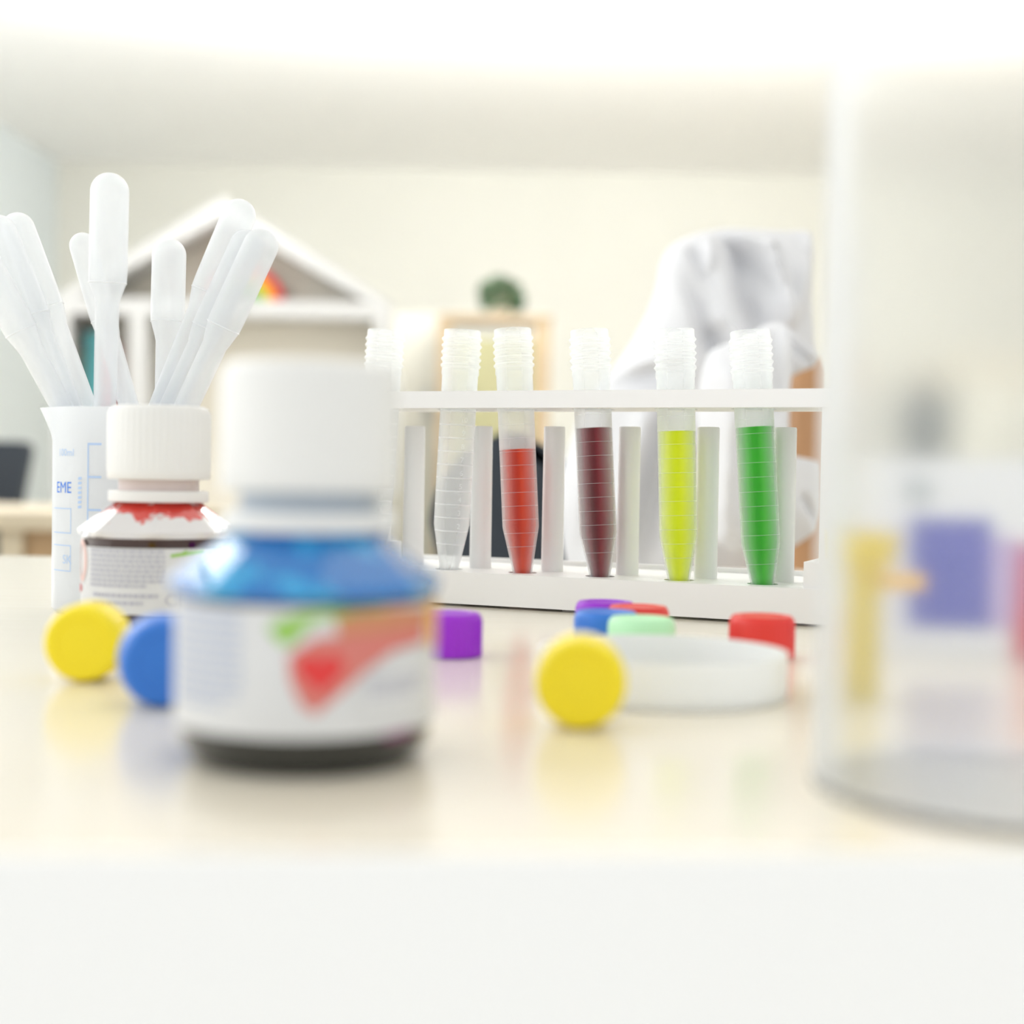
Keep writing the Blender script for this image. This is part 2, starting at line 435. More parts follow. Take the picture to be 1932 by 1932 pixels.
# wooden plant stand with olive panel
pY = 5.1
ps = tag(empty('plant_stand', (W(930, pY), pY, 0)), 'tan wooden stand with olive panel carrying the round green plant', 'stand')
px_ = lambda p: W(p, pY) - W(930, pY)
zt = H(930, 606, pY)
for a, b in ((822, 846), (1004, 1034)): boxo('post', M['wood_tan'], (px_(a), px_(b), 0, 0.05, 0, zt), ps)
boxo('panel', M['olive'], (px_(846), px_(1004), 0.01, 0.04, 0.35, zt - 0.06), ps)
boxo('top_board', M['wood_tan'], (px_(822), px_(1036), -0.01, 0.22, zt - 0.0, zt + 0.022), ps)
for a in (822, 1010): boxo('rear_post', M['wood_tan'], (px_(a), px_(a + 22), 0.17, 0.21, 0, zt), ps)
pl = tag(empty('potted_plant', (W(938, pY) , pY + 0.09, zt + 0.022)), 'small dark green round plant in a pale pot on the wooden stand', 'plant')
latheo('pot', M['pot'], [(0, 0), (0.03, 0), (0.042, 0.045), (0.038, 0.045), (0.036, 0.035), (0, 0.035)], pl, 24)
bm = bmesh.new()
for k in range(260):
    th, ph = random.uniform(0, 2*PI), math.acos(random.uniform(-0.6, 1))
    rr = 0.086 * random.uniform(0.55, 1.05)
    c = Vector((rr*math.sin(ph)*math.cos(th), rr*math.sin(ph)*math.sin(th), 0.070 + rr*math.cos(ph)*0.9))
    n = Vector((random.gauss(0, 1), random.gauss(0, 1), random.gauss(0, 1))).normalized()
    t = n.orthogonal().normalized(); b = n.cross(t)
    s = 0.016
    vs = [bm.verts.new(c + t*s*p + b*s*q + n*s*0.2*e) for p, q, e in ((-1.3, 0, 0), (0, -.55, 1), (1.3, 0, 0), (0, .55, 1))]
    bm.faces.new(vs)
finish('foliage', bm, M['leaf'], pl)
bm = bmesh.new()
for k in range(7):
    a = k * 0.9
    cyl_between(bm, (0.01*math.cos(a), 0.01*math.sin(a), 0.03), (0.045*math.cos(a), 0.045*math.sin(a), 0.10), 0.0022, 6)
finish('stem', bm, M['wood_brown'], pl)

# chairs
def chair(name, label, Y, px0, px1, pytop, m, lean=0.0, seat=True, round_=0.06):
    x0, x1 = W(px0, Y), W(px1, Y); zt = H((px0 + px1)/2, pytop, Y)
    cx = (x0 + x1)/2; hw = (x1 - x0)/2
    c = tag(empty(name, (cx, Y, 0)), label, 'chair')
    n = 10; pts = []
    zb = 0.56
    for sx, a0 in ((1, 0), (-1, 1)):
        for k in range(n + 1):
            a = (k if sx == 1 else n - k) / n * PI/2
            pts.append((sx*(hw - round_ + round_*math.cos(a)), zt - round_ + round_*math.sin(a)))
    pts += [(-hw + 0.05, zb), (hw - 0.05, zb)]
    bm = bmesh.new(); prism(bm, pts, 0, 0.035)
    finish('backrest', bm, m, c)
    boxo('seat', m, (-hw, hw, 0.05, 0.05 + 0.40, 0.42, 0.47), c, 0.01)
    for sx in (-1, 1):
        bm = bmesh.new(); cyl_between(bm, (sx*(hw-.04), 0.03, 0.0), (sx*(hw-.04), 0.05, 0.62), 0.012); finish('leg', bm, M['grey_metal'], c)
        bm = bmesh.new(); cyl_between(bm, (sx*(hw-.04), 0.40, 0.0), (sx*(hw-.04), 0.40, 0.42), 0.012); finish('leg', bm, M['grey_metal'], c)
    return c
chair('office_chair', 'dark slate chair with rounded back just behind the test tube rack', 1.38, 812, 1112, 815, M['dark'], round_=0.09)
chair('dining_chair', 'dark slate chair back behind the wooden desk at the far left', 3.2, -90, 54, 832, M['dark'], round_=0.02)
chair('dining_chair', 'dark blue-grey chair seen through the clear cylinder at right', 2.7, 1688, 1790, 722, mat('blue_grey_fabric', (0.05, 0.08, 0.11), 0.7, noise_amt=0.1), round_=0.05)
# wooden desk far left
dY = 2.4
dk = tag(empty('desk', (W(0, dY), dY, 0)), 'pale wooden desk with brown drawer front behind the table at far left', 'desk')
x1 = W(300, dY) - W(0, dY); x0 = W(-700, dY) - W(0, dY); z1 = H(50, 968, dY); z0 = H(50, 1000, dY)
boxo('desktop', M['wood_pale'], (x0, x1, 0, 0.55, z0, z1), dk)
xd = W(36, dY) - W(0, dY)
boxo('drawer', mat('brown_drawer_wood', (0.40, 0.26, 0.13), 0.5), (xd, x1 - .02, 0.03, 0.5, z0 - 0.18, z0), dk)
boxo('side_panel', M['wood_pale'], (xd - .04, xd, 0.02, 0.53, 0, z0), dk)
boxo('side_panel', M['wood_pale'], (x0, x0 + .03, 0.02, 0.53, 0, z0), dk)
boxo('side_panel', M['wood_pale'], (x1 - .02, x1, 0.02, 0.53, 0, z0), dk)
# pale cupboard at far right
kY = 5.0
kc = tag(empty('low_cupboard', (W(1900, kY), kY, 0)), 'pale tan low cupboard behind the blue-grey chair at far right', 'cupboard')
a_, b_ = W(1775, kY) - W(1900, kY), W(2080, kY) - W(1900, kY); zt = H(1850, 690, kY)
boxo('body', M['cabinet'], (a_, b_, 0, 0.45, 0, zt - .03), kc)
boxo('top_board', M['wood_pale'], (a_ - .02, b_ + .02, -0.02, 0.47, zt - .03, zt), kc)
mid = (a_ + b_)/2
for u0, u1, hx_ in ((a_ + .01, mid - .003, mid - .05), (mid + .003, b_ - .01, mid + .04)):
    d_ = boxo('door', M['cabinet'], (u0, u1, -0.018, 0, 0.04, zt - .05), kc)
    hn = boxo('handle', M['grey_metal'], (hx_, hx_ + .01, -0.03, -0.018, 0.9, 1.0), None); hn.parent = d_

# ------------------------------------------------------------------ coat over a wooden chair
def draped(name, m, outline, Y, centre, thick, folds, parent=None, rings=44, seg=220, back=0.35):
    """cloth shape: outline in photo pixels at distance Y, puffed towards the lens, with folds (x0,y0,x1,y1,width,height)"""
    n = len(outline); cum = [0]
    for k in range(n):
        a, b = outline[k], outline[(k+1) % n]
        cum.append(cum[-1] + math.hypot(b[0]-a[0], b[1]-a[1]))
    def bpt(t):
        s = t * cum[-1]
        for k in range(n):
            if s <= cum[k+1]:
                f = (s - cum[k]) / max(1e-9, cum[k+1]-cum[k]); a, b = outline[k], outline[(k+1) % n]
                return a[0] + f*(b[0]-a[0]), a[1] + f*(b[1]-a[1])
        return outline[0]
    B = [bpt(k/seg) for k in range(seg)]
    for _ in range(2):
        B = [((B[k-1][0] + 2*B[k][0] + B[(k+1) % seg][0])/4, (B[k-1][1] + 2*B[k][1] + B[(k+1) % seg][1])/4) for k in range(seg)]
    bm = bmesh.new()
    def dep(x, y, r):
        puff = thick * math.sqrt(max(0, 1 - r**3.2))
        e = min(1, (1 - r) * 7)
        f = 0
        for x0, y0, x1, y1, wd, h in folds:
            L2 = (x1-x0)**2 + (y1-y0)**2; t = max(0, min(1, ((x-x0)*(x1-x0) + (y-y0)*(y1-y0))/L2))
            d = math.hypot(x - x0 - t*(x1-x0), y - y0 - t*(y1-y0)) / wd
            f += h * math.exp(-d*d) * (math.sin(PI*min(1, max(0, t*0.8 + 0.1)))**0.3)
        f += 0.0035 * noise.noise(Vector((x/75, y/75, 3)))
        return puff + f * e
    def layer(front):
        R = []
        for i in range(1, rings + 1):
            r = i / rings; row = []
            for k in range(seg):
                x = centre[0] + r*(B[k][0]-centre[0]); y = centre[1] + r*(B[k][1]-centre[1])
                d = -dep(x, y, r) if front else thick*back*math.sqrt(max(0, 1 - r**3.2))
                p = at(x, y, Y); p.y += d
                row.append(bm.verts.new(p))
            R.append(row)
        c = at(*centre, Y); c.y += -dep(*centre, 0) if front else thick*back
        cv = bm.verts.new(c)
        for k in range(seg):
            bm.faces.new((cv, R[0][k], R[0][(k+1) % seg]))
            for i in range(rings - 1):
                bm.faces.new((R[i][k], R[i+1][k], R[i+1][(k+1) % seg], R[i][(k+1) % seg]))
        return R
    layer(True); layer(False)
    bmesh.ops.remove_doubles(bm, verts=bm.verts, dist=1e-5)
    return finish(name, bm, m, parent, True)
cY = 1.30
ct = tag(empty('lab_coat', at(1300, 1100, cY)), 'white cotton lab coat draped over a chair behind the tube rack', 'coat')
O = [(1296,446),(1330,436),(1370,430),(1420,432),(1480,436),(1525,434),(1531,470),(1527,560),(1532,650),(1548,700),(1552,900),(1550,1120),(1300,1130),(1150,1125),(1085,1120),(1062,1040),(1052,960),(1056,900),(1078,830),(1095,775),(1130,725),(1165,685),(1195,640),(1222,590),(1238,540),(1245,495),(1262,466)]
folds = [(1270,470,1330,620,16,0.020),(1330,620,1420,700,18,0.016),(1340,436,1430,480,14,0.020),(1430,480,1462,620,12,0.024),
         (1325,470,1320,520,10,0.014),(1380,520,1410,640,26,-0.030),(1290,500,1330,660,24,-0.030),(1350,450,1440,560,22,-0.022),
         (1480,440,1520,520,14,-0.012),(1520,440,1480,600,14,0.014),(1180,700,1250,690,12,0.018),(1160,730,1230,720,18,-0.014),
         (1200,800,1130,1040,22,0.020),(1240,800,1190,1050,22,-0.018),(1290,800,1240,1060,20,0.018),(1100,820,1075,1000,18,0.012)]
g = draped('coat_body', M['coat'], O, cY, (1310, 790), 0.085, folds, None)
g.parent = ct; g.matrix_parent_inverse = ct.matrix_world.inverted() if False else Matrix.Translation(-at(1300, 1100, cY))
O2 = [(1340,662),(1365,650),(1400,638),(1428,622),(1450,609),(1477,606),(1487,640),(1491,690),(1486,740),(1484,800),(1492,880),(1520,880),(1546,870),(1548,960),(1538,1005),(1500,1030),(1470,1048),(1430,1056),(1385,1046),(1355,1025),(1338,980),(1325,900),(1316,800),(1318,740),(1326,695)]
folds2 = [(1476,615,1490,690,8,0.010),(1400,650,1390,800,20,0.010),(1450,630,1440,780,18,-0.012),(1360,720,1350,1000,16,0.010),(1500,940,1540,990,9,-0.010),(1400,850,1420,1040,22,-0.010)]
g = draped('sleeve', M['coat'], O2, 1.10, (1410, 850), 0.045, folds2, None)
g.parent = ct; g.matrix_parent_inverse = Matrix.Translation(-at(1300, 1100, cY))
g = draped('cuff', M['coat'], [(1480,612),(1500,630),(1530,660),(1548,672),(1540,690),(1510,702),(1488,712),(1478,690)], 1.13, (1504, 668), 0.012, [(1480,640,1530,690,9,-0.008)], None, 14, 80)
g.parent = ct; g.matrix_parent_inverse = Matrix.Translation(-at(1300, 1100, cY))
# the wooden chair under it
wY = 1.19
wc = tag(empty('wooden_chair', (W(1515, wY), wY, 0)), 'brown wooden chair post showing between folds of the white coat', 'chair')
rr = (W(1560, wY) - W(1480, wY))/2
bm = bmesh.new(); lathe(bm, [(0, 0), (rr*0.8, 0), (rr, 0.05), (rr, H(1515, 700, wY)), (rr*.8, H(1515, 700, wY) + .01), (0, H(1515, 700, wY) + .012)], 32)
finish('back_post', bm, M['wood_brown'], wc, True)
boxo('seat', M['wood_brown'], (-0.02, 0.35, 0.10, 0.45, 0.42, 0.45), wc, 0.006)
for x, y in ((0.33, 0.02), (0.33, 0.43), (0.0, 0.43)):
    bm = bmesh.new(); cyl_between(bm, (x, y, 0), (x, y, 0.42 if y > .1 else 0.7), 0.015); finish('leg', bm, M['wood_brown'], wc)
# grey box standing low behind the rack (seen under the sleeve)
gx = tag(empty('storage_box', (W(1440, 1.80), 1.80, 0)), 'taupe storage box low behind the rack under the coat sleeve', 'box')
hw = (W(1560, 1.80) - W(1345, 1.80))/2
boxo('body', mat('taupe_board', (0.36, 0.31, 0.28), 0.7), (-hw, hw, 0, 0.2, 0, H(1440, 1000, 1.80)), gx)
boxo('lid', mat('taupe_lid', (0.42, 0.37, 0.34), 0.7), (-hw - .006, hw + .006, -.006, .206, H(1440, 1000, 1.80), H(1440, 985, 1.80)), gx)

# ------------------------------------------------------------------ test tube rack
A, B_ = on_z(845, 1143), on_z(1530, 1183)
yaw = math.atan2(B_.y - A.y, B_.x - A.x)
u_ = Vector((math.cos(yaw), math.sin(yaw), 0)); v_ = Vector((-math.sin(yaw), math.cos(yaw), 0))
ORG = Vector((A.x, A.y, TZ))
def on_v(px, py, v):
    d = ray(px, py)
    t = (ORG + v_*v - CAM).dot(v_) / d.dot(v_)
    return CAM + d*t
def loc(p):
    q = p - ORG
    return q.dot(u_), q.dot(v_), q.z
UR = (B_ - A).length + 0.006
UL = loc(on_v(655, 760, 0))[0]
rk = tag(empty('test_tube_rack', ORG, yaw), 'white plastic test tube rack with drying pegs holding six tubes', 'rack')
ZB, ZS0, ZS1 = 0.0157, 0.0908, 0.0985
VT, VP = 0.016, 0.034
tubes_px = [((728, 623), (700, 1075)), ((873, 623), (847, 1078)), ((967, 621), (986, 1080)), ((1112, 623), (1132, 1087)), ((1273, 622), (1281, 1097)), ((1415, 625), (1439, 1104))]
tubes = []
for (tx, ty), (bx_, by) in tubes_px:
    top, bot = on_v(tx, ty, VT), on_v(bx_, by, VT)
    ax = (top - bot).normalized()
    tubes.append((top, ax))
def cross(top, ax, z):
    t = (top.z - (TZ + z)) / ax.z
    return loc(top - ax*t)
def plate(name, m, u0, u1, v0, v1, z0, z1, holes, hr, parent, seg=32):
    """flat plate pierced by round holes, one per cell"""
    bm = bmesh.new()
    us = [h[0] for h in holes]
    hv = max(hr + 0.003, 0.0125)
    cuts = [u0] + [(us[i] + us[i+1])/2 for i in range(len(us)-1)] + [u1]
    vc = min(v1, max(h[1] for h in holes) + hv)
    top, bot = [], []
    for i, (hu, hv_, *_) in enumerate(holes):
        c0, c1 = cuts[i], cuts[i+1]
        ring, sq = [], []
        for k in range(seg):
            a = 2*PI*(k + .5)/seg; ca, sa = math.cos(a), math.sin(a)
            ring.append((hu + hr*ca, hv_ + hr*sa))
            tt = min([(c1-hu)/ca if ca > 1e-9 else 9, (c0-hu)/ca if ca < -1e-9 else 9, (vc-hv_)/sa if sa > 1e-9 else 9, (v0-hv_)/sa if sa < -1e-9 else 9])
            sq.append((hu + ca*tt, hv_ + sa*tt))
        corners = [(c1, vc), (c0, vc), (c0, v0), (c1, v0)]
        for z, fl_ in ((z1, 0), (z0, 1)):
            rv = [bm.verts.new((*p, z)) for p in ring]; sv = [bm.verts.new((*p, z)) for p in sq]
            for k in range(seg):
                k2 = (k+1) % seg
                poly = [rv[k], sv[k]]
                pa, pb = sq[k], sq[k2]
                for c in corners:
                    if abs(pa[0]-pb[0]) > 1e-9 and abs(pa[1]-pb[1]) > 1e-9 and abs(c[0] - (pa[0] if abs(pa[0]-c[0]) < 1e-9 else pb[0])) < 1e-9 and abs(c[1] - (pb[1] if abs(pb[1]-c[1]) < 1e-9 else pa[1])) < 1e-9 \
                       and (abs(pa[0]-c[0]) < 1e-9 or abs(pa[1]-c[1]) < 1e-9) and (abs(pb[0]-c[0]) < 1e-9 or abs(pb[1]-c[1]) < 1e-9):
                        poly.append(bm.verts.new((*c, z)))
                        break
                poly += [sv[k2], rv[k2]]
                bm.faces.new(poly)
            if not fl_: rtop = rv
            else:
                for k in range(seg): bm.faces.new((rtop[k], rtop[(k+1) % seg], rv[(k+1) % seg], rv[k]))
    def quad(a, b, c, d): bm.faces.new([bm.verts.new(p) for p in (a, b, c, d)])
    if vc < v1 - 1e-6:
        for z in (z0, z1): quad((u0, vc, z), (u1, vc, z), (u1, v1, z), (u0, v1, z))
    quad((u0, v0, z0), (u1, v0, z0), (u1, v0, z1), (u0, v0, z1)); quad((u0, v1, z0), (u1, v1, z0), (u1, v1, z1), (u0, v1, z1))
    quad((u0, v0, z0), (u0, v1, z0), (u0, v1, z1), (u0, v0, z1)); quad((u1, v0, z0), (u1, v1, z0), (u1, v1, z1), (u1, v0, z1))
    bmesh.ops.remove_doubles(bm, verts=bm.verts, dist=1e-6)
    return finish(name, bm, m, parent)
plate('shelf', M['rack'], UL, UR, 0.0, 0.040, ZS0, ZS1, [cross(t, a, ZS0) for t, a in tubes], 0.0098, rk)
plate('base', M['rack'], UL, UR, 0.0, 0.078, 0.0012, ZB, [cross(t, a, ZB) for t, a in tubes], 0.0066, rk)
boxo('base_rim', M['rack'], (UL + .001, UR - .001, 0.0765, 0.0795, 0.0012, ZB + 0.0022), rk)
for u0, u1 in ((UL, UL + 0.004), (UR - 0.004, UR)):
    boxo('end_panel', M['rack'], (u0, u1, 0.002, 0.038, ZB, ZS0), rk)
for u0, u1 in ((UL + .004, UL + .010), (UR - .010, UR - .004)):
    boxo('bracket', M['rack'], (u0, u1, 0.002, 0.038, ZB, ZB + .011), rk)
for u in (UL + .01, (UL + UR)/2, UR - .01):
    boxo('foot', M['rack'], (u - .005, u + .005, .006, .072, 0, .0012), rk)
for i, px in enumerate((781, 908, 1044, 1186, 1334, 1479)):
    u, v, z = loc(on_v(px, 940, VP))
    pr = latheo('peg', M['rack'], [(0, ZB), (0.0052, ZB), (0.0050, 0.083), (0.0047, 0.0836), (0, 0.0836)], rk, 28)
    pr.location = (u, v, 0)

# ------------------------------------------------------------------ tubes
TL = 0.1182
RO, RI = 0.0084, 0.0080
ZC = 0.027                       # where the cone starts
def tube_r(z, inner=0):
    rt = 0.0034 - inner*0.8
    R = RO - inner
    return rt + (R - rt)*min(1, z/ZC)
def thread_profile():
    p = [(0, 0), (0.0030, 0.0), (0.0034, 0.0005), (RO, ZC), (RO, TL - 0.0215), (RO + .0004, TL - 0.0205)]
    z = TL - 0.0175
    for k in range(5):
        p += [(RO + .0002, z - 0.0006), (RO + .0010, z + 0.0004), (RO + .0010, z + 0.0010), (RO + .0002, z + 0.0018)]
        z += 0.0031
    p += [(RO + .0002, TL - .0004), (RO - .0001, TL), (RI + .0001, TL), (RI, TL - .0005), (RI, ZC + .0005), (0.0030, 0.0014), (0, 0.0012)]
    return p
def tube(idx, label, level_px=None, lm=None, grads=True):
    top, ax = tubes[idx]
    bot = top - ax*TL
    e = tag(empty('test_tube', mtx=axis_matrix(bot, top, 0.0)), label, 'test tube', 'conical tubes standing in the white rack')
    wall = latheo('tube_wall', M['tube'], thread_profile(), e, 56)
    wall.data.materials.append(M['tube_wet'])
    if level_px:
        pz = on_v(*level_px, VT)
        L = (pz - bot).dot(ax)
        r = RI - .0001
        bm = bmesh.new(); bm.from_mesh(wall.data)
        bmesh.ops.bisect_plane(bm, geom=bm.verts[:] + bm.edges[:] + bm.faces[:], plane_co=(0, 0, L - .0004), plane_no=(0, 0, 1))
        for f in bm.faces:
            if f.calc_center_median().z < L - .0004: f.material_index = 1
        bm.to_mesh(wall.data); bm.free()
        latheo('liquid', lm, [(0, 0.0018), (0.0028, 0.0019), (r, ZC + .0005), (r, L - .0002), (r - .0005, L - .0010), (0, L - .0011)], e, 40)
    if grads:
        hh = 0.00032 if not level_px else 0.00010
        bm = bmesh.new()
        z = 0.018; k = 0
        while z < TL - 0.026:
            rr = tube_r(z) + 0.00008
            seg = 40; h = hh
            rows = [[bm.verts.new(((rr + o_)*math.cos(-PI/2 + (j/seg - .5)*2.6), (rr + o_)*math.sin(-PI/2 + (j/seg - .5)*2.6), zz)) for j in range(seg+1)] for zz, o_ in ((z - h, 0), (z, 0.0002), (z + h, 0))]
            for a, b in ((0, 1), (1, 2)):
                for j in range(seg): bm.faces.new((rows[a][j], rows[a][j+1], rows[b][j+1], rows[b][j]))
            z += 0.0062; k += 1
        flat_finish('graduation_lines', bm, M['mark_faint'] if level_px else M['mark'], e)
        if level_px: return e
        bm = bmesh.new()
        z = 0.0265
        for s in ('2', '3', '4', '5', '6', '7', '8', '9', '10', '11'):
            vs, fs = text_geo(s, 0.0034)
            wrap_geo(bm, vs, fs, RO + .00012, 0.42, z); z += 0.0062
        flat_finish('numerals', bm, M['mark'], e)
    return e
tube(0, 'empty frosted tube at the rack end, partly hidden by the white bottle cap')
tube(1, 'empty frosted conical tube leaning left beside the red one')
tube(2, 'frosted conical tube holding orange-red liquid', (978, 847), liquid_material('red_liquid', (0.88, 0.12, 0.03), (0.60, 0.05, 0.015)))
tube(3, 'frosted conical tube holding dark maroon liquid', (1118, 807), liquid_material('maroon_liquid', (0.37, 0.035, 0.055), (0.16, 0.022, 0.03)))
tube(4, 'frosted conical tube holding bright yellow liquid', (1275, 813), liquid_material('yellow_liquid', (0.93, 0.99, 0.0), (0.82, 0.92, 0.0)))
tube(5, 'frosted conical tube holding green liquid', (1425, 805), liquid_material('green_liquid', (0.11, 0.72, 0.05), (0.055, 0.52, 0.035)))

# ------------------------------------------------------------------ beaker and pipettes
BK = at(238, 900, 0.607); BK.z = TZ
BR, BH = 0.0300, H(238, 773, 0.607) - TZ
bk = tag(empty('beaker', BK), 'milky plastic beaker with blue print, full of pipettes, at left', 'beaker')
view = math.atan2(BK.y, BK.x)              # direction away from the lens
def spout(th, i, zs):
    d = (th - PI + PI) % (2*PI) - PI
    d = (th - PI*1.0 + PI) % (2*PI) - PI
    z = zs[i]
    if z < BH - 0.0135: return 1
    f = (z - (BH - 0.0135))/0.0135
    return 1 + 0.21*f*math.exp(-(d/0.30)**2) + 0.012*f
bp = [(0, 0), (BR - .002, 0), (BR, .002)] + [(BR, .002 + (BH - .002)*k/24) for k in range(1, 25)]
bp += [(BR - .0012, BH)] + [(BR - .0014, BH - .001 - (BH - .006)*k/24) for k in range(0, 25)] + [(BR - .003, .0035), (0, .0033)]
zs = [p[1] for p in bp]
latheo('beaker_wall', M['beaker'], bp, bk, 96, lambda th, i: spout(th, i, zs))
rot0 = math.atan2(BK.x, BK.y)              # the side that faces the lens
pr = empty('print', (0, 0, 0)); bpy.data.objects.remove(pr)
def bang(px):                               # photo column -> angle on the beaker
    s = FPX/0.607
    return math.asin(max(-1, min(1, (px - 238)/s/BR)))
def bz(py): return (H(180, py, 0.58) - TZ)
bm = bmesh.new()
vs, fs = text_geo('EME', 0.0066)
a0 = bang(128)
wrap_geo(bm, [Vector((v.x*0.95, v.y, 0)) for v in vs], fs, BR + .00015, a0, bz(922))
o = flat_finish('printed_letters', bm, M['print_blue'], bk)
bm = bmesh.new()
vs, fs = text_geo('100ml', 0.0042); wrap_geo(bm, vs, fs, BR + .00015, bang(132), bz(855))
vs, fs = text_geo('SK', 0.0052); wrap_geo(bm, vs, fs, BR + .00015, bang(136), bz(1058))
def frame(a0, a1, z0, z1, t=0.0004):
    for q in ([(a0, z0), (a1, z0), (a1, z0+t), (a0, z0+t)], [(a0, z1-t), (a1, z1-t), (a1, z1), (a0, z1)],
              [(a1-t/BR, z0), (a1, z0), (a1, z1), (a1-t/BR, z1)]):
        wrap_poly(bm, q, BR + .00015)
frame(bang(112), bang(143), bz(1008), bz(960)); frame(bang(112), bang(143), bz(1080), bz(1030))
a1 = bang(171)
wrap_poly(bm, [(a1, bz(1085)), (a1 + .02, bz(1085)), (a1 + .02, bz(838)), (a1, bz(838))], BR + .00015)
for y in (838, 900, 962, 1024, 1084): wrap_poly(bm, [(a1, bz(y+2)), (a1 + 0.20, bz(y+2)), (a1 + .20, bz(y-2)), (a1, bz(y-2))], BR + .00015)
for k in range(7):                         # small upright lettering too faint to read
    y = 900 + k*9
    wrap_poly(bm, [(bang(155), bz(y + 6)), (bang(161), bz(y + 5)), (bang(161), bz(y)), (bang(155), bz(y + 1))], BR + .00015)
flat_finish('printed_scale', bm, M['print_pale'], bk)
for o in list(bk.children):
    if o.name.startswith('printed'): o.rotation_euler = (0, 0, -rot0)

def pipette(top, rim, Dt, Dr, rb, rs, lb, label, end_z=0.008, stop=None):
    P, Q = at(*top, Dt), at(*rim, Dr)
    d = (Q - P).normalized()
    L = (P.z - (TZ + end_z)) / -d.z
    if stop: L = min(L, stop)
    e = tag(empty('pipette', mtx=axis_matrix(P + d*L, P, random.uniform(0, 6))), label, 'pipette', 'plastic pipettes standing in the milky beaker')
    zt = L
    w_ = 0.0007
    prof = [(0, zt)] + [(rb*math.sin(a*PI/16), zt - rb + rb*math.cos(a*PI/16)) for a in range(1, 9)]
    prof += [(rb, zt - lb + 0.004), (rb*0.98, zt - lb), (rs*1.12, zt - lb - 0.0065), (rs, zt - lb - 0.009), (rs*0.96, zt - lb - 0.045), (rs*0.80, (zt - lb - .045)*.55), (0.0022, 0.012), (0.0016, 0)]
    inner = [(max(0.0006, r - w_), z) for r, z in prof[::-1][:-1]] + [(0, zt - w_)]
    bm = bmesh.new(); lathe(bm, prof + [(0.001, 0)] + inner[1:], 36)
    finish('bulb_and_stem', bm, M['pip'], e, True)
    bm = bmesh.new()
    for zz in (zt - lb - .0005,):
        r_ = rb*0.99 if zz > zt - lb - .002 else rs*1.02
        lathe(bm, [(r_ - .0004, zz - .0004), (r_ + .0002, zz), (r_ - .0004, zz + .0004)], 36)
    finish('moulded_ring', bm, M['mark'], e, True)
    return e
pipette((208, 326), (198, 775), 0.590, 0.596, 0.0078, 0.0049, 0.0445, 'upright pipette with the tallest bulb in the beaker')
pipette((24, 403), (163, 775), 0.612, 0.612, 0.0069, 0.0052, 0.0425, 'left-leaning pipette with full round bulb at the frame edge, rightmost of three')
pipette((-12, 408), (136, 775), 0.600, 0.604, 0.0069, 0.0050, 0.0440, 'left-leaning pipette whose bulb is half cut by the frame, middle of three')
pipette((-60, 440), (121, 775), 0.588, 0.600, 0.0069, 0.0048, 0.0440, 'lowest left-leaning pipette, its bulb mostly outside the frame', stop=0.150)
pipette((150, 440), (243, 765), 0.618, 0.617, 0.0058, 0.0044, 0.0385, 'short-bulbed pipette leaning left, half hidden behind the tallest one', stop=0.140)
pipette((320, 450), (312, 775), 0.622, 0.618, 0.0073, 0.0048, 0.0360, 'straight pipette with narrow clear bulb, beside the right-leaning bundle')
pipette((463, 378), (300, 770), 0.612, 0.612, 0.0072, 0.0050, 0.0420, 'right-leaning pipette with the highest bulb of the leaning bundle')
pipette((506, 434), (350, 770), 0.596, 0.600, 0.0073, 0.0052, 0.0440, 'right-leaning pipette on the outer right of the bundle')
pipette((478, 436), (322, 770), 0.604, 0.606, 0.0070, 0.0052, 0.0450, 'right-leaning pipette squeezed in the middle of the bundle')

# ------------------------------------------------------------------ screw caps
CR, CHT = 0.0110, 0.0145
def cap_mesh():
    bm = bmesh.new()
    prof = [(CR - .0012, 0), (CR, 0.0004), (CR, 0.0120), (CR - .0003, 0.0135), (CR - .0012, CHT), (0.0072, CHT), (0.0068, CHT - .0004), (0, CHT - .0004),
            ]
    inner = [(0, CHT - .0022), (CR - .0018, CHT - .0022), (CR - .0016, 0.0006)]
    ribs = lambda th, i: 1 + (0.016*max(0, math.cos(th*40)) if i in (1, 2) else 0)
    lathe(bm, prof, 160, ribs)
    lathe(bm, inner + [(CR - .0012, 0)], 160)
    bmesh.ops.remove_doubles(bm, verts=bm.verts, dist=1e-6)
    me = bpy.data.meshes.new('screw_cap'); bmesh.ops.recalc_face_normals(bm, faces=bm.faces); bm.to_mesh(me); bm.free()
    for p in me.polygons: p.use_smooth = True
    me.set_sharp_from_angle(angle=math.radians(35))
    return me
cap_me = cap_mesh()
def cap(m, label, mtx, scale=1):
    e = empty('screw_cap', mtx=mtx @ Matrix.Scale(scale, 4))
    tag(e, label, 'screw cap', 'coloured screw caps scattered on the table')
    me = cap_me.copy(); me.materials.append(m)
    o = bpy.data.objects.new('cap_shell', me); C.objects.link(o); o.parent = e
    bm = bmesh.new(); lathe(bm, [(CR - .0026, 0.0105), (CR - .0018, 0.0110), (CR - .0018, 0.0102)], 48, close=True)
    o2 = finish('sealing_ring', bm, m, e, True)
    return e
def standing(px, pybase, m, label, turn=0, scale=1, tilt=0):
    p = on_z(px, pybase)
    z = TZ + CR*1.016*scale
    ax = Vector((math.sin(turn), -math.cos(turn), tilt)).normalized()
    top = Vector((p.x, p.y, z))
    cap(m, label, axis_matrix(top - ax*CHT*scale, top), scale)
def upright(px, pybase, m, label, scale=1, rz=0, D=None):
    p = on_z(px, pybase)
    if D: p = at(px, 900, D)
    cap(m, label, Matrix.Translation((p.x, p.y, TZ)) @ Matrix.Rotation(rz, 4, 'Z'), scale)
standing(152, 1290, M['yellow'], 'yellow screw cap on its edge before the beaker, at far left', 0.02)
